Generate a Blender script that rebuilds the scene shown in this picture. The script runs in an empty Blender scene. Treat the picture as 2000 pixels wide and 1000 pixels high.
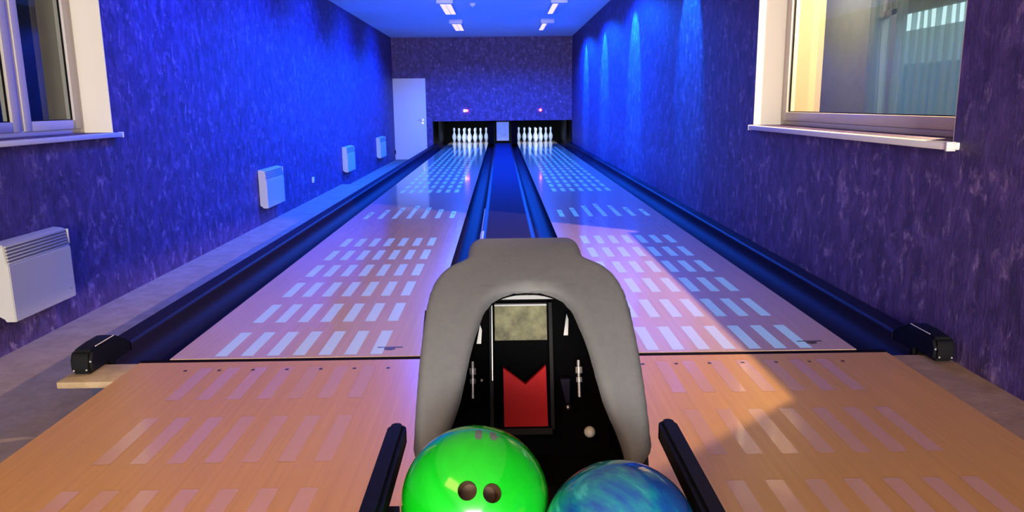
import bpy, bmesh, math, random
from mathutils import Matrix, Vector
random.seed(7)
S = bpy.context.scene
COL = S.collection
PI = math.pi

# ------------------------------------------------------------------ camera
CAM_F, CAM_YAW, CAM_PITCH, CAM_ROLL = 1490.38, .012849, .19717, -.010647
CAM_LOC = Vector((-.04855, -3.0712, 1.0433))
cam = bpy.data.cameras.new('camera'); camo = bpy.data.objects.new('camera', cam); COL.objects.link(camo)
cam.sensor_width = 36.0; cam.lens = CAM_F / 2000 * 36.0; cam.clip_start = .02; cam.clip_end = 200
_f = Vector((math.sin(CAM_YAW)*math.cos(CAM_PITCH), math.cos(CAM_YAW)*math.cos(CAM_PITCH), -math.sin(CAM_PITCH)))
_r0 = Vector((math.cos(CAM_YAW), -math.sin(CAM_YAW), 0)); _u0 = _r0.cross(_f)
_r = _r0*math.cos(CAM_ROLL) + _u0*math.sin(CAM_ROLL); _u = -_r0*math.sin(CAM_ROLL) + _u0*math.cos(CAM_ROLL)
camo.matrix_world = Matrix(((_r.x, _u.x, -_f.x, CAM_LOC.x), (_r.y, _u.y, -_f.y, CAM_LOC.y), (_r.z, _u.z, -_f.z, CAM_LOC.z), (0, 0, 0, 1)))
S.camera = camo

# ------------------------------------------------------------------ exposure, world, lights
S.view_settings.view_transform = 'Standard'; S.view_settings.look = 'None'
S.view_settings.exposure = 0.0; S.view_settings.gamma = 1.0; S.view_settings.use_curve_mapping = False
w = bpy.data.worlds.new('daylight'); S.world = w; w.use_nodes = True
w.node_tree.nodes['Background'].inputs[0].default_value = (.78, .95, 1.0, 1)
w.node_tree.nodes['Background'].inputs[1].default_value = 2.2

BLUE = (.004, .10, 1.0)
def light(name, kind, loc, energy, color, target=None, **kw):
    l = bpy.data.lights.new(name, kind); l.energy = energy; l.color = color
    for k, v in kw.items(): setattr(l, k, v)
    o = bpy.data.objects.new(name, l); o.location = loc; COL.objects.link(o)
    if target is not None:
        o.rotation_euler = (Vector(target) - Vector(loc)).to_track_quat('-Z', 'Y').to_euler()
    return o
# blue lamps of the ceiling fixtures over both lanes
for X in (-.93, .93):
    for Y, E in ((7.6, 660), (10.66, 800), (13.8, 800)):
        light('blue_lane_lamp', 'SPOT', (X, Y, 2.56), E, BLUE, (X, Y, 0), spot_size=math.radians(165), spot_blend=.35, shadow_soft_size=.05)
# added blue uplight with no fixture, to lift the ceiling
for Y in (6.0,):
    light('blue_ceiling_fill', 'SPOT', (0, Y, 1.95), 240, BLUE, (0, Y+1.5, 2.7), spot_size=math.radians(160), spot_blend=.5, shadow_soft_size=.15)
# added blue fill spots for the left wall, without fixtures
for Y, E in ((3.6, 620), (5.8, 620), (8.2, 560), (11.0, 520), (14.0, 460)):
    light('blue_wall_fill', 'SPOT', (-1.35, Y, 2.6), E, (.004, .06, 1.0), (-2.8, Y, 1.2), spot_size=math.radians(112), spot_blend=1.0, shadow_soft_size=.08)
# narrow blue beams washing down the right wall
for Y, E in ((4.6, 620), (7.72, 1050), (10.78, 1050), (13.74, 1050)):
    light('blue_wall_beam', 'SPOT', (1.28, Y, 2.6), E, (.006, .22, 1.0), (1.8, Y, 1.72), spot_size=math.radians(54), spot_blend=.5, shadow_soft_size=.03)
# warm lamp of the adjoining room, shining in through the right window
light('warm_side_lamp', 'SPOT', (3.2, 1.45, 2.52), 1080, (1.0, .66, .36), (1.2, 1.3, .6), spot_size=math.radians(125), spot_blend=.1, shadow_soft_size=.03)
# the lit hall behind: bright far end and warm ceiling lamps over the approach
light('hall_daylight', 'AREA', (0, -12.0, 1.7), 1650, (1.0, .96, .92), (0, 0, 1.2), shape='RECTANGLE', size=4.0, size_y=1.8)
light('annex_fill', 'POINT', (3.3, 6.3, 2.6), 34, (1.0, .93, .80), shadow_soft_size=.1)  # added fill to brighten the adjoining room
light('warm_ceiling_lamp', 'AREA', (-1.1, -3.9, 2.62), 54, (1.0, .54, .20), (.5, -2.6, .2), shape='RECTANGLE', size=2.4, size_y=1.0)

# ------------------------------------------------------------------ materials
def mat(name, col, rough=.5, metal=0, spec=.5, coat=0, emit=None, es=0):
    m = bpy.data.materials.new(name); m.use_nodes = True
    b = m.node_tree.nodes['Principled BSDF']
    b.inputs['Base Color'].default_value = (*col, 1); b.inputs['Roughness'].default_value = rough
    b.inputs['Metallic'].default_value = metal; b.inputs['Specular IOR Level'].default_value = spec
    b.inputs['Coat Weight'].default_value = coat; b.inputs['Coat Roughness'].default_value = .05
    if emit: b.inputs['Emission Color'].default_value = (*emit, 1); b.inputs['Emission Strength'].default_value = es
    return m
class NT:
    def __init__(s, m): s.t = m.node_tree; s.n = s.t.nodes; s.b = s.n['Principled BSDF']
    def add(s, typ, **kw):
        x = s.n.new(typ)
        for k, v in kw.items(): setattr(x, k, v)
        return x
    def l(s, a, b): s.t.links.new(a, b)
    def pos(s, scale, src='Position'):
        if src == 'Position': g = s.add('ShaderNodeNewGeometry').outputs['Position']
        else: g = s.add('ShaderNodeTexCoord').outputs['Object']
        mp = s.add('ShaderNodeMapping'); mp.inputs['Scale'].default_value = scale; s.l(g, mp.inputs['Vector']); return mp.outputs[0]
    def noise(s, v, scale, detail=4, rough=.6, dist=0):
        n = s.add('ShaderNodeTexNoise'); n.inputs['Scale'].default_value = scale; n.inputs['Detail'].default_value = detail
        n.inputs['Roughness'].default_value = rough; n.inputs['Distortion'].default_value = dist; s.l(v, n.inputs['Vector']); return n.outputs['Fac']
    def ramp(s, f, stops):
        r = s.add('ShaderNodeValToRGB'); e = r.color_ramp.elements
        while len(e) < len(stops): e.new(.5)
        for i, (p, c) in enumerate(stops):
            e[i].position = p; e[i].color = (*c, 1) if len(c) == 3 else c
        s.l(f, r.inputs[0]); return r.outputs[0]
    def mix(s, f, a, b):
        m = s.add('ShaderNodeMixRGB')
        for inp, v in ((m.inputs[0], f), (m.inputs[1], a), (m.inputs[2], b)):
            if isinstance(v, (int, float)): inp.default_value = v
            elif isinstance(v, tuple): inp.default_value = (*v, 1)
            else: s.l(v, inp)
        return m.outputs[0]
    def bump(s, h, strength, dist):
        b = s.add('ShaderNodeBump'); b.inputs['Strength'].default_value = strength; b.inputs['Distance'].default_value = dist
        s.l(h, b.inputs['Height']); s.l(b.outputs[0], s.b.inputs['Normal'])
def ramp01(n, f, a, b): return n.ramp(f, [(a, (0, 0, 0)), (b, (1, 1, 1))])

def wallpaper():
    m = mat('mottled_wallpaper', (.2, .1, .4), .55, spec=.35); n = NT(m)
    v = n.pos((1, 1, .55)); n1 = n.noise(v, 11, 6, .72, .6); n2 = n.noise(n.pos((1, 1, .8)), 12, 4, .7, .4); n3 = n.noise(n.pos((1, 1, .4)), 55, 3, .7)
    c = n.ramp(n1, [(.36, (.040, .022, .075)), (.5, (.066, .036, .130)), (.64, (.105, .062, .205))])
    fl = n.add('ShaderNodeMath', operation='MULTIPLY'); n.l(ramp01(n, n2, .55, .68), fl.inputs[0]); n.l(ramp01(n, n3, .25, .6), fl.inputs[1])
    c = n.mix(fl.outputs[0], c, (.27, .185, .36)); n.l(c, n.b.inputs['Base Color'])
    hh = n.add('ShaderNodeMath', operation='ADD'); n.l(n3, hh.inputs[0]); n.l(n1, hh.inputs[1])
    n.bump(hh.outputs[0], .55, .012); return m
def wood(name, a, b, rough, coat):
    m = mat(name, a, rough, spec=.5, coat=coat); n = NT(m)
    f = n.noise(n.pos((60, 1.1, 1)), 1.0, 5, .65, .3); g = n.noise(n.pos((1, 1, 1)), .8, 2)
    c = n.ramp(f, [(.3, a), (.7, b)]); c = n.mix(.12, c, n.ramp(g, [(.3, tuple(x*.6 for x in a)), (.7, b)]))
    # fine board joints along the length
    wv = n.add('ShaderNodeTexWave'); wv.bands_direction = 'X'; wv.inputs['Scale'].default_value = 1/.027*.159*2; wv.inputs['Distortion'].default_value = 0
    n.l(n.pos((1, 1, 1)), wv.inputs['Vector'])
    c = n.mix(.10, c, n.ramp(wv.outputs['Fac'], [(0, tuple(x*.55 for x in a)), (.08, b)]))
    n.l(c, n.b.inputs['Base Color']); return m
def speckled(name, a, b, scale, rough=.8, bumps=.3, spec=.3):
    m = mat(name, a, rough, spec=spec); n = NT(m)
    f = n.noise(n.pos((1, 1, 1)), scale, 5, .7); n.l(n.ramp(f, [(.35, a), (.65, b)]), n.b.inputs['Base Color']); n.bump(n.noise(n.pos((1, 1, 1)), scale*6, 3), bumps, .004); return m
def marble(name, stops, scale):
    m = mat(name, stops[0][1], .12, spec=.5, coat=.6); n = NT(m)
    f = n.noise(n.pos((1, 1, 1), 'Object'), scale, 6, .6, 2.2); n.l(n.ramp(f, stops), n.b.inputs['Base Color']); return m
def glass():
    m = bpy.data.materials.new('window_glass'); m.use_nodes = True; t = m.node_tree; t.nodes.clear()
    o = t.nodes.new('ShaderNodeOutputMaterial'); mx = t.nodes.new('ShaderNodeMixShader'); tr = t.nodes.new('ShaderNodeBsdfTransparent'); gl = t.nodes.new('ShaderNodeBsdfGlossy')
    fr = t.nodes.new('ShaderNodeFresnel'); fr.inputs[0].default_value = 1.45; tr.inputs[0].default_value = (.93, .96, .95, 1); gl.inputs['Roughness'].default_value = .01
    ge = t.nodes.new('ShaderNodeNewGeometry'); k1 = t.nodes.new('ShaderNodeMath'); k1.operation = 'SUBTRACT'; k1.inputs[0].default_value = 1; t.links.new(ge.outputs['Backfacing'], k1.inputs[1])
    k2 = t.nodes.new('ShaderNodeMath'); k2.operation = 'MULTIPLY'; t.links.new(fr.outputs[0], k2.inputs[0]); t.links.new(k1.outputs[0], k2.inputs[1])
    t.links.new(k2.outputs[0], mx.inputs[0]); t.links.new(tr.outputs[0], mx.inputs[1]); t.links.new(gl.outputs[0], mx.inputs[2]); t.links.new(mx.outputs[0], o.inputs[0]); return m
def sheer():
    m = bpy.data.materials.new('sheer_curtain'); m.use_nodes = True; t = m.node_tree; t.nodes.clear()
    o = t.nodes.new('ShaderNodeOutputMaterial'); mx = t.nodes.new('ShaderNodeMixShader'); tr = t.nodes.new('ShaderNodeBsdfTransparent'); tl = t.nodes.new('ShaderNodeBsdfTranslucent'); df = t.nodes.new('ShaderNodeBsdfDiffuse'); m2 = t.nodes.new('ShaderNodeMixShader')
    tl.inputs[0].default_value = (.62, .72, .70, 1); df.inputs[0].default_value = (.55, .62, .60, 1); tr.inputs[0].default_value = (.85, .93, .93, 1)
    mx.inputs[0].default_value = .5; m2.inputs[0].default_value = .42
    t.links.new(df.outputs[0], mx.inputs[1]); t.links.new(tl.outputs[0], mx.inputs[2]); t.links.new(tr.outputs[0], m2.inputs[1]); t.links.new(mx.outputs[0], m2.inputs[2]); t.links.new(m2.outputs[0], o.inputs[0]); return m

M = dict(
 wallpaper=wallpaper(),
 ceiling=speckled('ceiling_paint', (.80, .80, .80), (.86, .86, .86), 30, .9, .1),
 lane=wood('lane_maple', (.47, .295, .185), (.57, .375, .245), .13, .35),
 approach=wood('approach_maple', (.46, .225, .06), (.56, .285, .085), .32, 0),
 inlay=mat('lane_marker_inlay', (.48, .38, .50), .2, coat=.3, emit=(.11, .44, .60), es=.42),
 faint=mat('approach_faint_rect', (.52, .28, .19), .22, coat=.3),
 dark=mat('dark_print', (.03, .015, .02), .5),
 joint=mat('dark_joint', (.005, .0025, .003), .9, spec=.04),
 floor=speckled('brown_carpet', (.27, .205, .155), (.36, .28, .215), 8, .9),
 strip=speckled('brown_strip', (.22, .13, .09), (.32, .20, .13), 9, .9),
 tan=speckled('tan_panel', (.34, .24, .13), (.44, .32, .18), 12, .6),
 gutter=mat('gutter_plastic', (.010, .007, .022), .6, spec=.05),
 cap=mat('capping_plastic', (.011, .008, .027), .5, spec=.06),
 capflat=speckled('capping_mat', (.022, .020, .070), (.028, .025, .085), 40, .95, .1, .06),
 black=mat('black_plastic', (.003, .003, .0035), .5, spec=.15),
 blackmatte=mat('black_matte', (.002, .002, .0025), .9, spec=.05),
 gloss=mat('black_gloss', (.006, .006, .007), .12, coat=.4),
 white=mat('white_plastic', (.74, .72, .68), .4),
 upvc=mat('window_frame_plastic', (.62, .56, .48), .4),
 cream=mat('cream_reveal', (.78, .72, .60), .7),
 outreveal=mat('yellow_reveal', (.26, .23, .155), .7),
 door=mat('door_paint', (.72, .62, .47), .5),
 steel=mat('brushed_steel', (.55, .54, .52), .3, metal=1),
 brightsteel=mat('bright_steel', (.85, .84, .82), .2, metal=.6),
 hood=speckled('grey_hood_plastic', (.115, .122, .122), (.13, .136, .136), 60, .55, .08),
 red=mat('red_flap', (.50, .010, .014), .6, spec=.15),
 yellow=speckled('yellowed_plastic', (.06, .055, .025), (.20, .19, .09), 22, .5, .05),
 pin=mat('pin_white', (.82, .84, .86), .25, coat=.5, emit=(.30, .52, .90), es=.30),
 heater=mat('heater_enamel', (.52, .50, .46), .4),
 groove=mat('heater_groove', (.16, .15, .15), .6),
 lampwhite=mat('lamp_diffuser', (.9, .8, .88), .5, emit=(1.0, .76, .93), es=.95),
 lamphousing=mat('lamp_housing', (.72, .72, .76), .5),
 redlens=mat('red_lens', (.9, .05, .1), .3, emit=(1.0, .02, .10), es=5.0),
 redcore=mat('red_lamp_core', (1, .5, .5), .3, emit=(1.0, .62, .60), es=7.0),
 pale=mat('pale_highlight', (.55, .53, .58), .5),
 pier=speckled('grey_pier_board', (.38, .32, .24), (.48, .41, .31), 9, .8, .1),
 annex=speckled('annex_plaster', (.50, .49, .43), (.56, .55, .49), 5, .9, .05),
 teal=mat('teal_fence', (.20, .42, .50), .8),
 outer=mat('pale_render', (.42, .46, .46), .9),
 backing=mat('dark_backing', (.05, .05, .09), .9),
 glass=glass(), sheer=sheer(),
 green=marble('green_resin', [(.25, (.003, .40, .008)), (.5, (.004, .50, .010)), (.7, (.012, .56, .02)), (.85, (.08, .56, .04))], 4),
 blue=marble('blue_resin', [(.25, (.003, .03, .20)), (.42, (.004, .07, .26)), (.55, (.006, .18, .24)), (.66, (.05, .42, .40)), (.78, (.006, .08, .24))], 7),
 insert=mat('finger_insert', (.10, .05, .02), .5),
 mark=mat('ball_grey', (.12, .16, .13), .5),
)

# ------------------------------------------------------------------ mesh helpers
WORLD = {}
class MB:
    def __init__(s): s.bm = bmesh.new()
    def face(s, pts, mi=0):
        f = s.bm.faces.new([s.bm.verts.new(p) for p in pts]); f.material_index = mi; return f
    def box(s, x0, x1, y0, y1, z0, z1, mi=0, bevel=0, seg=2):
        b = bmesh.new(); bmesh.ops.create_cube(b, size=1)
        bmesh.ops.scale(b, vec=(x1-x0, y1-y0, z1-z0), verts=b.verts); bmesh.ops.translate(b, vec=((x0+x1)/2, (y0+y1)/2, (z0+z1)/2), verts=b.verts)
        if bevel: bmesh.ops.bevel(b, geom=b.edges[:], offset=bevel, segments=seg, affect='EDGES', profile=.5)
        s.merge(b, mi); return s
    def merge(s, b, mi=0):
        mp = {v: s.bm.verts.new(v.co) for v in b.verts}
        for f in b.faces:
            try: g = s.bm.faces.new([mp[v] for v in f.verts]); g.material_index = mi
            except ValueError: pass
        b.free()
    def prism(s, poly, axis, a0, a1, mi=0, bevel=0):
        # poly in the two other axes (order x,y,z without axis), extruded along axis
        def P(p, a):
            q = list(p); q.insert(axis, a); return q
        b = bmesh.new(); lo = [b.verts.new(P(p, a0)) for p in poly]; hi = [b.verts.new(P(p, a1)) for p in poly]; n = len(poly)
        b.faces.new(lo); b.faces.new(hi[::-1])
        for i in range(n): b.faces.new([lo[i], hi[i], hi[(i+1) % n], lo[(i+1) % n]])
        bmesh.ops.recalc_face_normals(b, faces=b.faces[:])
        if bevel: bmesh.ops.bevel(b, geom=b.edges[:], offset=bevel, segments=2, affect='EDGES')
        s.merge(b, mi); return s
    def lathe(s, prof, c=(0, 0, 0), n=24, mi=0):
        rings = []
        for r, z in prof: rings.append([s.bm.verts.new((c[0]+r*math.cos(2*PI*i/n), c[1]+r*math.sin(2*PI*i/n), c[2]+z)) for i in range(n)])
        for a, b in zip(rings, rings[1:]):
            for i in range(n):
                f = s.bm.faces.new([a[i], a[(i+1) % n], b[(i+1) % n], b[i]]); f.material_index = mi
        for r in (rings[0][::-1], rings[-1]): s.bm.faces.new(r).material_index = mi
        return s
    def tube(s, p0, p1, r, n=16, mi=0, r1=None):
        p0, p1 = Vector(p0), Vector(p1); d = (p1-p0); q = d.to_track_quat('Z', 'Y').to_matrix(); r1 = r if r1 is None else r1
        A = [s.bm.verts.new(p0 + q @ Vector((r*math.cos(2*PI*i/n), r*math.sin(2*PI*i/n), 0))) for i in range(n)]
        B = [s.bm.verts.new(p1 + q @ Vector((r1*math.cos(2*PI*i/n), r1*math.sin(2*PI*i/n), 0))) for i in range(n)]
        for i in range(n): s.bm.faces.new([A[i], A[(i+1) % n], B[(i+1) % n], B[i]]).material_index = mi
        s.bm.faces.new(A[::-1]).material_index = mi; s.bm.faces.new(B).material_index = mi; return s
    def sphere(s, c, r, mi=0, u=24, v=16):
        b = bmesh.new(); bmesh.ops.create_uvsphere(b, u_segments=u, v_segments=v, radius=r); bmesh.ops.translate(b, vec=c, verts=b.verts); s.merge(b, mi); return s
    def build(s, name, mats, parent=None, smooth=False, recalc=True):
        if recalc: bmesh.ops.recalc_face_normals(s.bm, faces=s.bm.faces[:])
        off = WORLD.get(parent.name, Vector((0, 0, 0))) if parent else Vector((0, 0, 0))
        if off.length: bmesh.ops.translate(s.bm, vec=-off, verts=s.bm.verts)
        me = bpy.data.meshes.new(name); s.bm.to_mesh(me); s.bm.free()
        for m in (mats if isinstance(mats, (list, tuple)) else [mats]): me.materials.append(M[m])
        if smooth:
            for p in me.polygons: p.use_smooth = True
            me.set_sharp_from_angle(angle=math.radians(smooth if smooth is not True else 40))
        o = bpy.data.objects.new(name, me); COL.objects.link(o)
        if parent: o.parent = parent; WORLD[o.name] = off.copy()
        return o
def tag(o, label=None, cat=None, group=None, kind=None):
    if label: o['label'] = label
    if cat: o['category'] = cat
    if group: o['group'] = group
    if kind: o['kind'] = kind
    return o
def empty(name, loc, label=None, cat=None, group=None, kind=None):
    o = bpy.data.objects.new(name, None); o.location = loc; o.empty_display_size = .1; COL.objects.link(o); WORLD[o.name] = Vector(loc)
    return tag(o, label, cat, group, kind)
def dup(root, loc, label=None, group=None):
    def cp(o, par):
        c = o.copy(); COL.objects.link(c)
        if par: c.parent = par
        for ch in list(o.children): cp(ch, c)
        return c
    kids = list(root.children); r = cp(root, None); r.location = loc; WORLD[r.name] = Vector(loc)
    if label: r['label'] = label
    if group: r['group'] = group
    return r
def struct(name, mb, mats, parent=None, label=None, cat=None, **kw):
    o = mb.build(name, mats, parent, **kw)
    if not parent: tag(o, label, cat, kind='structure')
    return o

XL, XR, ZC, YB, YE = -2.80, 1.80, 2.71, 17.0, -12.6
FL, FF = -.29, -.36     # floor levels: near part, far part

# ------------------------------------------------------------------ room shell
struct('floor', MB().box(XL, XR, YE, 10.1, FL-.1, FL), 'floor', label='brown low floor along the left wall', cat='floor')
struct('floor_far', MB().box(XL, -1.0, 10.1, YB, FF-.1, FF), 'floor', label='lower floor piece in front of the white door', cat='floor')
struct('floor_right', MB().box(1.568, XR, YE, -.02, FL, -.015), 'strip', label='narrow brown strip beside the right wall', cat='floor')
struct('ceiling', MB().box(XL-.5, XR+.5, YE, 20.2, ZC, ZC+.15), 'ceiling', label='white ceiling washed in blue light', cat='ceiling')
def wall_with_hole(x0, x1, ya, yb, za, zb):
    m = MB(); m.box(x0, x1, YE, ya, -.5, ZC); m.box(x0, x1, yb, 20.2, -.5, ZC); m.box(x0, x1, ya, yb, -.5, za); m.box(x0, x1, ya, yb, zb, ZC); return m
WL = dict(y0=.25, y1=2.46, z0=.872, z1=2.25); WR = dict(y0=.05, y1=2.57, z0=.872, z1=2.11)
struct('wall_left', wall_with_hole(XL-.48, XL, WL['y0'], WL['y1'], WL['z0'], WL['z1']), 'wallpaper', label='left wall in mottled blue purple wallpaper', cat='wall')
struct('wall_right', wall_with_hole(XR, XR+.48, WR['y0'], WR['y1'], WR['z0'], WR['z1']), 'wallpaper', label='right wall in mottled blue purple wallpaper', cat='wall')
m = MB(); m.box(XL, XR, YB, YB+.12, .612, ZC); m.box(XL, -1.81, YB, YB+.12, -.5, .612)
struct('wall_back', m, 'wallpaper', label='blue lit wallpapered wall above the pins', cat='wall')
struct('wall_rear', MB().box(XL, XR, YE-.1, YE, -.5, ZC), 'ceiling', label='pale wall at the end of the hall behind', cat='wall')
m = MB(); m.box(-1.81, XR, 20.0, 20.1, -.5, 1.3); m.box(-1.81, XR, YB+.12, 20.0, 1.0, 1.1); m.box(-1.83, -1.81, YB+.12, 20, -.5, 1.0); m.box(1.785, XR-.001, YB+.02, 20, -.5, 1.0)
struct('wall_pit', m, 'blackmatte', label='black inside of the pin pit', cat='wall')

def window(name, wall_x, sgn, W, sill_y, label, stiles, mull, end_cap, near=None):
    """wall_x: room face of the wall; sgn: outward direction (+1 right wall, -1 left wall)"""
    y0, y1, z0, z1 = W['y0'], W['y1'], W['z0'], W['z1']
    root = empty(name, (wall_x, (y0+y1)/2, z0), label, 'window', kind='structure')
    X = lambda a, b: tuple(sorted((wall_x+sgn*a, wall_x+sgn*b)))
    t = .006
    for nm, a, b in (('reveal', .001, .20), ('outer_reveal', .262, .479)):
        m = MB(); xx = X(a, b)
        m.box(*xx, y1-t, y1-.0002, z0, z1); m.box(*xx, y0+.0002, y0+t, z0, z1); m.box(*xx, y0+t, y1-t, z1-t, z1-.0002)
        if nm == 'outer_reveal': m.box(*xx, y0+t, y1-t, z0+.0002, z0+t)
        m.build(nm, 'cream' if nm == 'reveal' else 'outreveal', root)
    # outer frame
    m = MB(); fx = X(.20, .262)
    m.box(*fx, y1-.055, y1, z0, z1, bevel=.004); m.box(*fx, y0, y0+.055, z0, z1, bevel=.004); m.box(*fx, y0+.055, y1-.055, z0, z0+.04, bevel=.004); m.box(*fx, y0+.055, y1-.055, z1-.05, z1, bevel=.004)
    for yy in mull: m.box(*fx, yy-.025, yy+.025, z0+.04, z1-.05, bevel=.004)
    m.build('window_frame', 'upvc', root, smooth=30)
    edges = [y0+.05] + [e for yy in mull for e in (yy-.02, yy+.02)] + [y1-.05]
    for a, b in zip(edges[::2], edges[1::2]):
        s = stiles; sx = X(.19, .25); m = MB()
        m.box(*sx, b-s, b, z0+.03, z1-.04, bevel=.006); n_ = near or s; m.box(*sx, a, a+n_, z0+.03, z1-.04, bevel=.006); m.box(*sx, a+n_, b-s, z0+.03, z0+.092, bevel=.006); m.box(*sx, a+n_, b-s, z1-.11, z1-.04, bevel=.006)
        sash = m.build('sash', 'upvc', root, smooth=30)
        px = X(.219, .225)
        MB().box(*px, a+n_-.008, b-s+.008, z0+.084, z1-.10).build('pane', 'glass', sash)
        gx = X(.207, .219); m = MB(); g = .006
        m.box(*gx, b-s-g, b-s, z0+.092, z1-.11); m.box(*gx, a+n_, a+n_+g, z0+.092, z1-.11); m.box(*gx, a+n_, b-s, z0+.092, z0+.092+g); m.build('gasket', 'black', sash)
    sx = X(-.055, .20)
    MB().box(*sx, *sill_y, z0-.032, z0-.001, bevel=.006).build('window_sill', 'white', root, smooth=30)
    cx = X(-.058, -.02)
    if end_cap: MB().box(*cx, sill_y[0]-.010, sill_y[0]+.004, z0-.036, z0+.002, bevel=.003).build('sill_end_cap', 'white', root, smooth=30)
    MB().box(*cx, sill_y[1]-.004, sill_y[1]+.006, z0-.036, z0+.002, bevel=.003).build('sill_end_cap', 'white', root, smooth=30)
    return root
window('window_1', XL, -1, WL, (.2, 2.488), 'white framed window set into the left wall', .075, (1.74,), False)
window('window_2', XR, 1, WR, (.004, 2.505), 'white framed window set into the right wall', .075, (), True, .28)

# dark passage added outside the left window to keep the sky out
m = MB(); xo = XL-.48
m.box(xo-1.9, xo-1.8, -2, 7, -.5, 3.2); m.box(xo-1.8, xo, -2.1, -2, -.5, 3.2); m.box(xo-1.8, xo, 7, 7.1, -.5, 3.2); m.box(xo-1.8, xo, -2, 7, 3.2, 3.3); m.box(xo-1.8, xo, -2, 7, -.6, -.5)
struct('wall_backing', m, 'backing', label='dark box added outside the left window', cat='wall')

# adjoining room seen through the right window
AX = 4.2
m = MB(); xi = XR+.48
m.box(AX, AX+.2, 5.86, 9.2, -.5, 2.9); m.box(AX, AX+.2, -1.2, 2.9, -.5, 2.9); m.box(AX, AX+.2, 2.9, 5.86, 2.0, 2.9); m.box(AX, AX+.2, 2.9, 5.86, -.5, .3)
m.box(xi, AX, 9.0, 9.2, -.5, 2.9); m.box(xi, AX, -1.2, -1.0, -.5, 2.9); m.box(xi, AX+.2, -1.2, 9.2, 2.9, 3.0); m.box(xi, AX+.2, -1.2, 9.2, -.6, -.5)
struct('wall_annex', m, 'annex', label='grey wall of the room beyond the right window', cat='wall')
r3 = empty('window_3', (AX, 4.4, .3), 'far glazed opening seen through the right window', 'window', kind='structure')
m = MB(); fx = (AX-.02, AX+.10)
m.box(*fx, 5.78, 5.86, .3, 2.0, bevel=.006); m.box(*fx, 5.33, 5.45, .3, 2.0, bevel=.006); m.box(*fx, 2.9, 2.98, .3, 2.0, bevel=.006); m.box(*fx, 2.98, 5.78, 1.93, 2.0, bevel=.006); m.box(*fx, 2.98, 5.78, .3, .38, bevel=.006)
m.build('window_frame', 'upvc', r3, smooth=30)
MB().box(AX+.04, AX+.046, 5.45, 5.78, .38, 1.93).build('pane', 'glass', r3)
MB().box(AX+.04, AX+.046, 2.98, 5.33, .38, 1.93).build('pane', 'glass', r3)
def curtain(name, y0, y1, x, label, cycles):
    m = MB(); n = int((y1-y0)*90); cols = []
    for i in range(n+1):
        t = i/n; y = y0+(y1-y0)*t; ph = t*cycles*2*PI
        xx = x+.035*math.sin(ph)+.014*math.sin(2.3*ph+1)
        cols.append([m.bm.verts.new((xx+.012*math.sin(ph*.7+z*2), y, z)) for z in (.32, .7, 1.1, 1.5, 1.9, 2.16)])
    for a, b in zip(cols, cols[1:]):
        for j in range(5): m.bm.faces.new([a[j], b[j], b[j+1], a[j+1]])
    o = m.build(name, 'sheer', smooth=True); tag(o, label, 'curtain'); return o
curtain('curtain', 3.0, 5.28, AX-.10, 'wide sheer pleated curtain seen through the right window', 15)
curtain('curtain', 5.50, 5.70, AX-.10, 'narrow strip of sheer curtain left of the wide curtain', 2)
tag(MB().box(4.9, 4.96, 1, 9.5, -.5, 1.46).build('fence', 'teal'), 'blue green fence panel outside behind the sheer curtain', 'fence')
tag(MB().box(5.9, 6.1, 0, 12, -.5, 2.02).build('garden_wall', 'outer'), 'pale wall outside, beyond the blue green fence', 'wall')

# ------------------------------------------------------------------ door
DZ0, DZ1 = FF+.004, 1.70
d = empty('door_1', (-2.39, YB-.02, FF), 'plain white door in the far left corner', 'door', kind='structure')
MB().box(XL+.003, -1.962, YB-.045, YB-.002, DZ0, DZ1, bevel=.003).build('door_leaf', 'door', d, smooth=30)
hd = MB(); hd.tube((-2.055, YB-.045, .655), (-2.055, YB-.10, .655), .011); hd.tube((-2.045, YB-.095, .655), (-2.17, YB-.095, .668), .011)
hd.tube((-2.055, YB-.045, .655), (-2.055, YB-.052, .655), .027); hd.tube((-2.055, YB-.045, .575), (-2.055, YB-.053, .575), .027)
hd.build('door_handle', 'steel', d, smooth=40)
for z in (-.16, 1.48): MB().tube((XL+.012, YB-.052, z-.05), (XL+.012, YB-.052, z+.05), .010).build('hinge', 'black' if z < 0 else 'steel', d, smooth=40)

# ------------------------------------------------------------------ approach
LW = 1.066; G = .391
LANES = {'left': -G-LW/2, 'right': G+LW/2}
ap = MB(); ap.box(-1.565, 1.565, -5.5, -.022, FL, 0)
def inlay(m, x0, x1, y0, y1, mi, z=.0006): m.face([(x0, y0, z), (x1, y0, z), (x1, y1, z), (x0, y1, z)], mi)
for cx in LANES.values():
    for i in range(7):
        x = cx+(i-3)*.11
        for y in (-.442, -.945, -1.45): inlay(ap, x-.026, x+.026, y, y+.345, 1)  # rows of faint, paler rectangles on the approach
        xd = cx+(i-3)*.136
        inlay(ap, xd-.007, xd+.007, -.135, -.118, 2, .0008)
tag(ap.build('bowling_approach', ['approach', 'faint', 'dark'], recalc=False), 'warm wooden approach floor in front of the foul line', 'floor')
tag(MB().box(-1.575, 1.575, -.021, .022, -.05, -.003).build('foul_line', 'joint'), 'thin dark foul line across both lanes', 'line')
cp_ = MB().box(-1.79, -1.567, -.232, -.023, -.028, -.002, bevel=.003); cp_.box(-1.72, -1.567, -.12, -.03, FL, -.028, 1)  # dark colour of the lower block stands in for shade under the panel
tag(cp_.build('corner_panel', ['tan', 'backing'], smooth=30), 'small tan panel at the front of the left gutter', 'panel')

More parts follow.
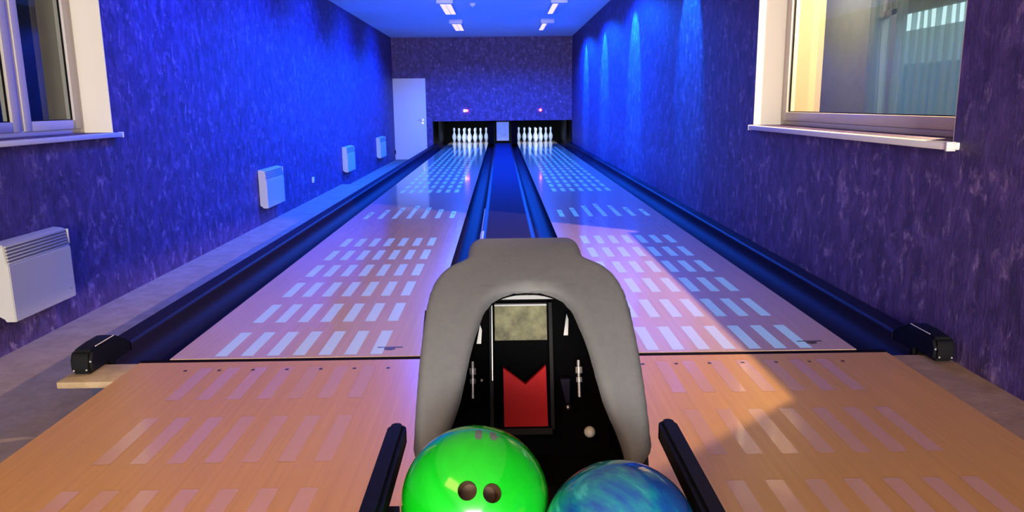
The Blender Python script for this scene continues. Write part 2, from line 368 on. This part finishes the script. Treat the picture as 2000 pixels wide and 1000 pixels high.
# ------------------------------------------------------------------ lanes
def make_lane(cx, side):
    m = MB(); m.box(cx-LW/2, cx+LW/2, .023, 19.4, -.05, 0)
    for i in range(7):
        x = cx+(i-3)*.11
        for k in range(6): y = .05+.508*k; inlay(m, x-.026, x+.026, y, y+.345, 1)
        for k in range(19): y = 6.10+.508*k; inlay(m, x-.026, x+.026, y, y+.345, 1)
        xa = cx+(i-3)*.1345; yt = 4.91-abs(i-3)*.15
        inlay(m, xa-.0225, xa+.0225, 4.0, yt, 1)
        ym = yt-.16   # small dark dart in each arrow bar
        m.face([(xa-.007, ym-.05, .0011), (xa+.007, ym-.05, .0011), (xa+.009, ym, .0011), (xa, ym+.07, .0011), (xa-.009, ym, .0011)], 2)
    for f in m.bm.faces:
        if f.normal.length == 0: f.normal_update()
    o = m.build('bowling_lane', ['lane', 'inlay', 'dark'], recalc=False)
    tag(o, f'{side} bowling lane of pale wood with glowing rectangular markers', 'bowling lane', 'bowling lanes')
    # worn maker's mark printed near the foul line
    lx = cx+.378; m = MB(); y0 = .142
    for j, (a, b) in enumerate(((-.055, -.032), (-.030, -.014), (-.012, .0), (.002, .012), (.014, .026), (.028, .055))):
        m.face([(lx+a, y0-.008, .0013), (lx+b, y0-.006, .0013), (lx+b, y0+.004, .0013), (lx+a, y0+.004, .0013)])
    for j in range(4):
        a, b = -.022+j*.012, -.012+j*.012
        m.face([(lx+a, y0-.045+abs(j-1.5)*.008, .0013), (lx+b, y0-.045+abs(j-1.5)*.008, .0013), (lx+b, y0-.014, .0013), (lx+a, y0-.014, .0013)])
    m.build('worn_mark', 'dark', o)
    return o
for s, cx in LANES.items(): make_lane(cx, s)

# ------------------------------------------------------------------ gutters and capping
def gutter(xa, xb, label):
    m = MB(); n = 14; rows = []
    for y in (.026, 5, 10, 15, 19.37):
        r = []
        for i in range(n+1):
            a = PI*i/n; x = (xa+xb)/2 - (xb-xa)/2*math.cos(a); r.append(m.bm.verts.new((x, y, -.004-.085*math.sin(a)**.8)))
        rows.append(r)
    for a, b in zip(rows, rows[1:]):
        for i in range(n): m.bm.faces.new([a[i], a[i+1], b[i+1], b[i]])
    tag(m.build('lane_gutter', 'gutter', smooth=60), label, 'gutter', 'lane gutters')
gutter(-1.690, -1.4575, 'dark blue gutter outside the left lane')
gutter(-.3905, -.2195, 'dark blue gutter on the inner side of the left lane')
gutter(.2155, .3905, 'dark blue gutter on the inner side of the right lane')
gutter(1.4575, 1.690, 'dark blue gutter outside the right lane')
def capping(x0, x1, y0, y1, zt, zb, label, mat_='cap', top=None, rr=.02):
    m = MB(); pr = []
    n = 6
    for i in range(n+1): a = PI-PI/2*i/n; pr.append((x0+rr+rr*math.cos(a), zt-rr+rr*math.sin(a)))
    for i in range(n+1): a = PI/2-PI/2*i/n; pr.append((x1-rr+rr*math.cos(a), zt-rr+rr*math.sin(a)))
    pr = [(x0, zb)]+pr+[(x1, zb)]
    m.prism(pr, 1, y0, y1)
    o = m.build('capping', mat_, smooth=50); tag(o, label, 'capping', 'long gutter cappings')
    return o
capping(-1.800, -1.6905, .185, 17.1, .035, FF, 'dark capping along the outer left gutter')
capping(1.6905, 1.799, .185, 17.1, .035, -.3, 'dark capping against the right wall')
cm = capping(-.215, .215, .026, 16.75, .045, -.2, 'wide blue capping between the two lanes')
m = MB()
m.box(-.172, .172, .02, 16.7, .045, .049); m.build('capping_mat', 'capflat', cm)
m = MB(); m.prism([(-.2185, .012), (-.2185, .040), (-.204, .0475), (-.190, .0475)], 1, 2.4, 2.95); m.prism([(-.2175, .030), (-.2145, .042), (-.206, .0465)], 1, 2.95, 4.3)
m.build('capping_highlight', 'pale', cm)  # pale strip modelled in place of a highlight on the capping edge
def end_cap(sx, label):
    x0, x1 = sorted((sx*1.776, sx*1.691))
    root = empty('gutter_end_cap', (sx*1.735, -.05, 0), label, 'end cap', 'gutter end caps')
    m = MB(); m.prism([(-.155, .0), (-.155, .06), (-.135, .095), (-.05, .102), (.06, .102), (.18, .040), (.18, -.05), (-.005, -.05), (-.005, 0)], 0, x0, x1, bevel=.012)
    m.build('cap_shell', 'black', root, smooth=40)
    for i, (y, z, xo) in enumerate(((-.158, .018, .30), (-.158, .020, .70), (-.158, .055, .85))):
        x = sx*(1.798-.126*xo)
        MB().tube((x, -.1535, z), (x, -.1575, z), .0035, 10).build('screw', 'brightsteel', root, smooth=40)
    xr = sx*1.695
    MB().box(xr-.002, xr+.002, -.10, .05, .100, .1035, bevel=.001).build('edge_highlight', 'pale', root)  # pale line built in as the highlight on the cap edge
end_cap(-1, 'black end cap at the front of the left outer gutter')
end_cap(1, 'black end cap at the front of the right outer gutter')

# ------------------------------------------------------------------ pin deck surroundings
tag(MB().box(-.158, .166, YB+.08, YB+.11, .095, .582, bevel=.003).build('divider_panel', 'pier'), 'grey board closing the gap between the two pin decks', 'panel')
for x0, x1, lab in ((-.385, -.22, 'black kickback wall right of the left pins'), (.222, .385, 'black kickback wall left of the right pins')):
    tag(MB().box(x0, x1, YB+.13, 19.38, .0, .70).build('kickback_panel', 'blackmatte'), lab, 'panel', 'black kickback panels')
for x0, x1, lab in ((-1.70, -1.66, 'dark kickback plate left of the left pins'), (1.66, 1.70, 'dark kickback plate right of the right pins')):
    tag(MB().box(x0, x1, YB+.5, 19.38, .0, .70).build('kickback_panel', 'black'), lab, 'panel', 'black kickback panels')
PIN = [(2.031/2-.1, 0), (2.031/2, .06), (2.828/2, .75), (3.906/2, 2.25), (4.510/2, 3.375), (4.766/2, 4.5), (4.563/2, 5.875), (3.703/2, 7.25), (2.472/2, 8.625), (1.965/2, 9.375), (1.797/2, 10), (1.870/2, 10.875), (2.094/2, 11.75), (2.406/2, 12.625), (2.547/2, 13.5), (2.3/2, 14.2), (1.7/2, 14.7), (.9/2, 14.94), (.1, 15)]
pm = MB().lathe([(r*.0254, z*.0254) for r, z in PIN], n=20)
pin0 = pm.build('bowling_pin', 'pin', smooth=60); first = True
ROWN = ['head', 'second', 'third', 'back']; POSN = [[''], ['left', 'right'], ['left', 'middle', 'right'], ['far left', 'inner left', 'inner right', 'far right']]
for s, cx in LANES.items():
    for r in range(4):
        for k in range(r+1):
            o = pin0 if first else dup(pin0, (0, 0, 0)); first = False
            o.location = (cx+(k-r/2)*.3048, 18.29+r*.264, .0005)
            lab = f'white bowling pin on the {s} lane, ' + ('front pin of the triangle' if r == 0 else f'{POSN[r][k]} pin of the {ROWN[r]} row')
            tag(o, lab, 'bowling pin', f'bowling pins on the {s} lane')
for cx in LANES.values():
    light('pin_lamp', 'AREA', (cx, YB+.25, .66), 20, (.66, .81, 1.0), (cx, 18.5, .15), shape='RECTANGLE', size=.9, size_y=.05)

# red indicator lamps on the back wall
r = empty('indicator_light', (-.935, YB, .87), 'small red indicator lamp with pale box above the left pins', 'indicator lamp')
MB().box(-1.0, -.94, YB-.04, YB, .848, .902, bevel=.004).build('lamp_box', 'redcore', r)
MB().box(-.938, -.872, YB-.04, YB, .842, .906, bevel=.02).build('lens', 'redlens', r, smooth=40)
MB().sphere((-.912, YB-.032, .876), .020).build('bulb', 'redcore', r, smooth=60)
r = empty('indicator_light', (.984, YB, .87), 'small round red indicator lamp above the right pins', 'indicator lamp')
MB().tube((.984, YB, .872), (.984, YB-.035, .872), .040, 20, r1=.034).build('lens', 'redlens', r, smooth=40)
MB().sphere((.984, YB-.032, .872), .020).build('bulb', 'redcore', r, smooth=60)

# ------------------------------------------------------------------ ceiling fixtures
def fixture(x, y, sgn, label):
    root = empty('ceiling_light', (x, y, ZC), label, 'ceiling light', 'ceiling lights over the lanes')
    m = MB(); m.box(x-.095, x+.095, y+.10, y+1.62, 2.645, ZC-.001, bevel=.006); m.build('housing', 'lamphousing', root, smooth=30)
    MB().box(x-.135, x+.135, y, y+.10, 2.630, ZC-.001, bevel=.008).build('front_plate', 'lamphousing', root, smooth=30)
    strips = ((-.090, -.008), (.008, .090)) if sgn < 0 else ((-.092, -.052), (-.044, -.004))
    for a, b in strips: MB().box(x+a, x+b, y+.12, y+1.60, 2.636, 2.6445, bevel=.002).build('lamp_strip', 'lampwhite', root)
fixture(-.925, 9.75, -1, 'white ceiling light on the left, nearer of the pair')
fixture(-.925, 12.90, -1, 'white ceiling light on the left, farther of the pair')
fixture(.925, 9.80, 1, 'half lit ceiling light on the right, nearer of the pair')
fixture(.925, 12.95, 1, 'half lit ceiling light on the right, farther of the pair')
sd = empty('smoke_detector', (-.497, 10.43, ZC), 'small white smoke detector on the ceiling', 'smoke detector')
MB().lathe([(.035, -.045), (.05, -.03), (.055, -.012), (.055, -.001)], (-.497, 10.43, ZC), 20).build('detector_body', 'white', sd, smooth=40)
MB().lathe([(.012, -.058), (.016, -.045)], (-.497, 10.43, ZC), 12).build('sensor', 'lamphousing', sd, smooth=40)

# ------------------------------------------------------------------ heaters on the left wall
def heater(y0, y1, z0, z1, label):
    root = empty('wall_heater', (XL, (y0+y1)/2, z0), label, 'heater', 'white convector heaters on the left wall')
    zg = z1-.115
    m = MB(); m.prism([(XL+.004, z0+.03), (XL+.035, z0+.012), (XL+.035, z0), (XL+.095, z0), (XL+.095, zg), (XL+.085, zg+.008), (XL+.078, z1-.012), (XL+.06, z1), (XL+.004, z1+.006)], 1, y0, y1, bevel=.004)
    m.build('heater_body', 'heater', root, smooth=30)
    m = MB()
    for i in range(5):
        z = zg+.018+i*.018; x = XL+.0905-.0015*i
        m.box(x-.008, x, y0+.012, y1-.012, z-.004, z+.003)
    m.build('grille_slots', 'groove', root)
    m = MB()
    for i in range(6):
        z = zg+.009+i*.018; x = XL+.093-.0015*i
        m.box(x-.01, x, y0+.008, y1-.008, z-.004, z+.004, bevel=.002)
    m.build('grille', 'heater', root, smooth=30)
    MB().box(XL+.0952, XL+.0957, y1-.055, y1-.035, z0+.055, z0+.060).build('small_mark', 'groove', root)
    MB().box(XL+.03, XL+.09, y1-.001, y1+.012, z1-.10, z1-.01, bevel=.003).build('control_box', 'heater', root, smooth=30)
heater(.985, 1.585, -.10, .33, 'white convector heater on the left wall, nearest the camera')
heater(5.60, 6.30, -.10, .33, 'white convector heater on the left wall, second from the camera')
heater(10.25, 10.95, -.10, .33, 'white convector heater on the left wall, third from the camera')
heater(13.95, 14.80, -.115, .335, 'white convector heater on the left wall, closest to the door')
r = empty('wall_socket', (XL, 8.11, -.02), 'tiny white socket on the left wall between heaters', 'socket')
MB().box(XL, XL+.014, 8.06, 8.16, -.06, .025, bevel=.004).build('socket_plate', 'white', r, smooth=30)
MB().tube((XL+.013, 8.11, -.018), (XL+.018, 8.11, -.018), .022).build('socket_face', 'white', r, smooth=40)

# ------------------------------------------------------------------ ball return
BR = empty('ball_return', (0, -1.6, 0), 'grey arched ball return standing between the lanes with black rack rails', 'ball return')
CTRL = [(-1.90, .345), (-1.87, .41), (-1.83, .475), (-1.77, .55), (-1.69, .62), (-1.59, .68), (-1.47, .725), (-1.35, .745), (-1.20, .745)]
def dense(P, n=40):
    P = [tuple(2*a-b for a, b in zip(P[0], P[1]))]+P+[tuple(2*a-b for a, b in zip(P[-1], P[-2]))]; out = []
    for i in range(1, len(P)-2):
        for k in range(n):
            t = k/n; a, b, c, d_ = P[i-1:i+3]
            out.append(tuple(.5*(2*b[j]+(-a[j]+c[j])*t+(2*a[j]-5*b[j]+4*c[j]-d_[j])*t*t+(-a[j]+3*b[j]-3*c[j]+d_[j])*t**3) for j in (0, 1)))
    return out
PD = dense(CTRL); PS = [0]
for a, b in zip(PD, PD[1:]): PS.append(PS[-1]+math.dist(a, b))
def prof(s):
    for i in range(1, len(PS)):
        if PS[i] >= s:
            t = (s-PS[i-1])/(PS[i]-PS[i-1]); y = PD[i-1][0]+(PD[i][0]-PD[i-1][0])*t; z = PD[i-1][1]+(PD[i][1]-PD[i-1][1])*t
            dy, dz = PD[i][0]-PD[i-1][0], PD[i][1]-PD[i-1][1]; L = math.hypot(dy, dz); return y, z, (dz/L, -dy/L)   # inward normal (down, back)
    return PD[-1][0], PD[-1][1], (0, -1)
def interp(T, s):
    T = sorted(T)
    if s <= T[0][0]: return T[0][1]
    for (a, u), (b, v) in zip(T, T[1:]):
        if s <= b: return u+(v-u)*(s-a)/(b-a)
    return T[-1][1]
OUT = [(.082, .178), (.09, .184), (.103, .194), (.116, .205), (.13, .208), (.177, .2072), (.242, .2055), (.305, .204), (.362, .2015), (.435, .1985), (.483, .1935), (.505, .1885), (.524, .1825), (.541, .1755), (.556, .167), (.568, .157), (.577, .1475), (.585, .138), (.593, .1305), (.603, .1255), (.62, .1235), (.66, .1225), (.68, .1215), (.695, .118), (.706, .113), (.714, .106), (.718, .100)]
INN = [(.082, .172), (.099, .160), (.121, .157), (.154, .148), (.181, .137), (.218, .126), (.262, .1185), (.304, .1115), (.344, .1035), (.381, .0945), (.405, .0885), (.425, .081), (.440, .0725), (.453, .062), (.463, .050), (.4705, .035), (.4745, .021), (.476, .008), (.4765, 0), (.72, 0)]
rows = sorted(set([.082+.012*i for i in range(32)]+[.453, .458, .463, .467, .4705, .473, .4745, .476, .4765]+[.487+.012*i for i in range(16)]+[.683, .695, .702, .706, .710, .714, .718]))
rows = [r for r in rows if r <= .718]
R0 = .018
def hood_mesh(thick=.10):
    m = MB(); bm = m.bm; ts = [0, .02, .05, .1, .18, .28, .4, .55, .7, .82, .90, .95, .98, 1.0]
    def edge_drop(d_): return R0-math.sqrt(max(0, R0*R0-(R0-d_)**2)) if d_ < R0 else 0
    grids = {}
    oc = [(interp(OUT, .082+.636*i/300), .082+.636*i/300) for i in range(301)]+[(.1*i/30, .718) for i in range(31)]
    ic = [(interp(INN, .082+.3945*i/300), .082+.3945*i/300) for i in range(301)]
    ip = sorted(INN)[:-1]; ic = [(a[1]+(b[1]-a[1])*k/30, a[0]+(b[0]-a[0])*k/30) for a, b in zip(ip, ip[1:]) for k in range(31)]
    ic += [(-a, b) for a, b in ic if b > .44]
    for sg in (-1, 1):
        g = []
        for s in rows:
            y, z, nn = prof(s); xo, xi_ = interp(OUT, s), interp(INN, s); r = []
            for t in ts:
                x = xi_+(xo-xi_)*t
                dd = math.sqrt(min(min((x-a)**2+(s-b)**2 for a, b in oc), min((x-a)**2+(s-b)**2 for a, b in ic)))
                k = edge_drop(max(dd, 0)); r.append(bm.verts.new((sg*x, y+nn[0]*k, z+nn[1]*k)))
            # outer skirt
            for q in (.03, .07, thick): r.append(bm.verts.new((sg*xo*.995, y+nn[0]*(R0+q), z+nn[1]*(R0+q))))
            g.append(r)
        for a, b in zip(g, g[1:]):
            for i in range(len(a)-1):
                f = [a[i], a[i+1], b[i+1], b[i]]
                bm.faces.new(f if sg > 0 else f[::-1])
        # back skirt at the top edge
        last = g[-1]; y, z, nn = prof(rows[-1])
        low = [bm.verts.new((v.co.x, v.co.y+.01, z-.25)) for v in last]
        for i in range(len(last)-1): bm.faces.new([last[i], last[i+1], low[i+1], low[i]])
        grids[sg] = g
    bmesh.ops.remove_doubles(bm, verts=bm.verts[:], dist=.0002)
    return m
hood_mesh().build('hood', 'hood', BR, smooth=60)
# dark lip lining the arched opening
m = MB(); bm = m.bm
ir = [r for r in rows if r <= .4765]
for sg in (-1, 1):
    g = []
    for s in ir:
        y, z, nn = prof(s); xi_ = interp(INN, s)+.0015
        g.append([bm.verts.new((sg*(xi_-o_), y+nn[0]*k, z+nn[1]*k)) for o_, k in ((-.0012, R0*.99), (-.0006, .0185), (.0, .020), (.0, .023))])
    for a, b in zip(g, g[1:]):
        for i in range(3): bm.faces.new([a[i], a[i+1], b[i+1], b[i]])
bmesh.ops.remove_doubles(bm, verts=bm.verts[:], dist=.0002)
m.build('opening_lip', 'black', BR, smooth=60)
# housing: side plates, back plate, ramp
lowprof = [(prof(s)[0]+prof(s)[2][0]*.03, prof(s)[1]+prof(s)[2][1]*.03) for s in [.05+.03*i for i in range(14)]]
for sg in (-1, 1):
    a, b = sorted((sg*.204, sg*.196))
    MB().prism([(-1.93, .001), (-1.93, .36)]+lowprof+[(-1.24, .42), (-1.20, .001)], 0, a, b).build('side_plate', 'black', BR)
MB().box(-.196, .196, -1.23, -1.215, .001, .42).build('back_plate', 'blackmatte', BR)
MB().prism([(-1.93, .001), (-1.93, .33), (-1.50, .275), (-1.24, .275), (-1.24, .001)], 0, -.195, .195).build('ramp', 'gloss', BR)
# interior fittings on a steep inner board  (y - .4 z = -1.63)
YB_ = lambda z, o_=0: -1.63+.4*z-o_
def plate(pts, o_, th=.012):
    m = MB(); fr = [m.bm.verts.new((x, YB_(z, o_), z)) for x, z in pts]; bk = [m.bm.verts.new((x, YB_(z, o_-th), z)) for x, z in pts]; n = len(pts)
    m.bm.faces.new(fr); m.bm.faces.new(bk[::-1])
    for i in range(n): m.bm.faces.new([fr[i], bk[i], bk[(i+1) % n], fr[(i+1) % n]])
    return m
plate([(-.185, .27), (.185, .27), (.185, .55), (.13, .66), (-.13, .66), (-.185, .55)], -.03).build('inner_board', 'blackmatte', BR)
plate([(-.068, .520), (.050, .520), (.050, .592), (-.068, .592)], 0).build('window_panel', 'yellow', BR)
plate([(-.060, .606), (.071, .606), (.071, .6145), (-.060, .6145)], .0).build('bright_edge_strip', 'brightsteel', BR)
plate([(-.068, .593), (.050, .593), (.050, .5965), (-.068, .5965)], .004).build('bright_edge_strip', 'brightsteel', BR)
plate([(-.049, .348), (.047, .348), (.045, .470), (-.001, .432), (-.050, .466)], .012).build('flap', 'red', BR)
plate([(-.060, .335), (.056, .335), (.056, .347), (-.060, .347)], .02, .02).build('flap_hinge', 'black', BR)
for x in (-.076, .058): plate([(x-.004, .34), (x+.004, .34), (x+.004, .60), (x-.004, .60)], .006, .03).build('guide_rail', 'black', BR)
for x in (-.078,): plate([(x+.003, .44), (x+.005, .44), (x+.005, .60), (x+.003, .60)], .008, .004).build('guide_edge', 'steel', BR)
for x, z0, z1, nm in ((-.103, .515, .555, 'bracket'), (.093, .53, .575, 'bracket')): plate([(x-.006, z0), (x+.004, z0), (x+.006, z1-.012), (x+.002, z1)], .004).build(nm, 'steel', BR)
for sx in (-1, 1):
    x = sx*.118; m = MB(); m.tube((x, YB_(.405, .01), .405), (x, YB_(.48, .01), .48), .0035, 10)
    m.tube((x, YB_(.455, .016), .455), (x, YB_(.468, .016), .468), .008, 12); m.tube((x, YB_(.437, .016), .437), (x, YB_(.447, .016), .447), .007, 12)
    m.build('bolt_rod', 'brightsteel', BR, smooth=40)
plate([(.077, .440), (.098, .440), (.096, .392), (.088, .392)], .006).build('latch', 'cap', BR)
MB().sphere((.092, YB_(.385, .012), .385), .007).build('latch_knob', 'steel', BR, smooth=60)
MB().sphere((-.098, YB_(.44, .008), .441), .0035).build('screw', 'brightsteel', BR, smooth=60)
MB().sphere((.139, -1.498, .331), .0125).build('round_knob', 'white', BR, smooth=60)
# ball rack
def rail(x):
    m = MB(); y0, y1, hw = -1.838, -2.80, .0160; n = 10
    poly = [(x+hw*math.cos(PI*i/n), y0+hw*math.sin(PI*i/n)) for i in range(n+1)]+[(x+hw*math.cos(PI+PI*i/n), y1+hw*math.sin(PI+PI*i/n)) for i in range(n+1)]
    m.prism(poly, 2, .462, .503, bevel=.007); return m
for x in (-.2345, .2345): rail(x).build('side_rail', 'black', BR, smooth=40)
MB().box(-.222, .222, -2.636, -2.604, .440, .470, bevel=.004).build('crossbar', 'black', BR, smooth=30)
for a, b, c_, d_ in ((-.224, -.203, -.222, -.212), (.219, .224, .2195, .224)):   # outer brackets carrying the rails
    m = MB(); m.box(a, b, -2.082, -2.050, .440, .470); m.box(c_, d_, -2.082, -2.050, .27, .441); m.build('rail_bracket', 'black', BR)
for x0, x1 in ((-.218, -.203),):
    m = MB(); m.box(x0, x1, -2.092, -2.088, .452, .456)
    for i in range(7): xx = x0+(x1-x0)*(i+.5)/7; m.tube((xx-.003, -2.098, .449), (xx+.003, -2.108, .449), .0022, 8)
    m.build('ribbed_strip', 'brightsteel', BR)
BALLS = {'green': Vector((-.0931, -2.0425, .4727)), 'blue': Vector((.1096, -2.1150, .4490))}
for c in BALLS.values():
    for dx in (-.055, .055):
        z = c.z-math.sqrt(.1205**2-.055**2); MB().tube((c.x+dx, -1.94, z), (c.x+dx, -2.62, z), .012, 12).build('cradle_bar', 'black', BR, smooth=40)
for y in (-1.95, -2.62): MB().box(-.222, .2225, y-.012, y+.012, .27, .331).build('cradle_support', 'black', BR)
MB().tube((0, -2.62, .001), (0, -2.62, .44), .03, 16).build('post', 'black', BR, smooth=40)
MB().lathe([(.14, .001), (.14, .012), (.035, .03)], (0, -2.62, 0), 24).build('foot_plate', 'black', BR, smooth=40)

# ------------------------------------------------------------------ balls
def drilled(c, dirs, rr):
    bm_ = MB().sphere((0, 0, 0), .108, u=96, v=64); me = bpy.data.meshes.new('t'); bmesh.ops.recalc_face_normals(bm_.bm, faces=bm_.bm.faces[:]); bm_.bm.to_mesh(me); bm_.bm.free()
    o = bpy.data.objects.new('t', me); COL.objects.link(o); cut = MB()
    for d_ in dirs: d_ = Vector(d_).normalized(); cut.tube(d_*.070, d_*.125, rr, 40); cut.tube(d_*.1045, d_*.125, rr*.9, 40, r1=rr*1.9)
    bmesh.ops.recalc_face_normals(cut.bm, faces=cut.bm.faces[:]); m2 = bpy.data.meshes.new('c'); cut.bm.to_mesh(m2); cut.bm.free(); co = bpy.data.objects.new('c', m2); COL.objects.link(co)
    md = o.modifiers.new('b', 'BOOLEAN'); md.object = co; md.operation = 'DIFFERENCE'; md.solver = 'EXACT'; md.use_self = True
    ev = o.evaluated_get(bpy.context.evaluated_depsgraph_get()); out = bpy.data.meshes.new_from_object(ev)
    for x in (o, co): bpy.data.objects.remove(x)
    return out
def ball(name_mat, dirs, label, rr=.0128):
    c = BALLS[name_mat]; me = drilled(c, dirs, rr); me.name = 'bowling_ball'; me.materials.clear(); me.materials.append(M[name_mat])
    for p in me.polygons: p.use_smooth = True
    me.set_sharp_from_angle(angle=math.radians(28))
    o = bpy.data.objects.new('bowling_ball', me); o.location = c; COL.objects.link(o); WORLD[o.name] = c.copy(); tag(o, label, 'bowling ball', 'bowling balls on the rack')
    for d_ in dirs:
        d_ = Vector(d_).normalized(); q = d_.to_track_quat('Z', 'Y').to_matrix(); m = MB(); n = 28; A = []
        for rad, h in ((rr*.985, .1035), (rr*.985, .0715), (rr*.02, .0712)):
            A.append([m.bm.verts.new(c+q @ Vector((rad*math.cos(2*PI*i/n), rad*math.sin(2*PI*i/n), h))) for i in range(n)])
        for a, b in zip(A, A[1:]):
            for i in range(n): m.bm.faces.new([a[i], a[(i+1) % n], b[(i+1) % n], b[i]])
        m.build('finger_hole_lining', 'insert', o, smooth=40)
    return o
gb = ball('green', [(-.063, -.808, .585), (.252, -.802, .542), (.09, -.97, .05)], 'bright green bowling ball with finger holes facing the camera')
ball('blue', [(-.1, -.95, -.3), (.15, -.95, -.28), (.0, -.6, -.8)], 'blue and teal marbled bowling ball right of the green one')
# two small grey bars and a dot near the top of the green ball
for (a, b, w_) in (((.066, -.20, .98), (.066, .05, 1.0), .0052), ((.262, -.17, .95), (.255, .03, .97), .0052), ((.335, -.075, .94), (.333, -.045, .94), .003)):
    m = MB(); c = BALLS['green']; A = []
    for i in range(7):
        t = i/6; d_ = (Vector(a)*(1-t)+Vector(b)*t).normalized(); sd_ = d_.cross(Vector((0, 1, 0))).normalized(); ww = w_*(1-.35*(abs(t-.5)*2)**4)
        A.append([m.bm.verts.new(c+(d_*.1082+sd_*ww*k).normalized()*.1083) for k in (-1, -.3, .3, 1)])
    for p, q in zip(A, A[1:]):
        for i in range(3): m.bm.faces.new([p[i], p[i+1], q[i+1], q[i]])
    m.build('grey_mark', 'mark', gb)
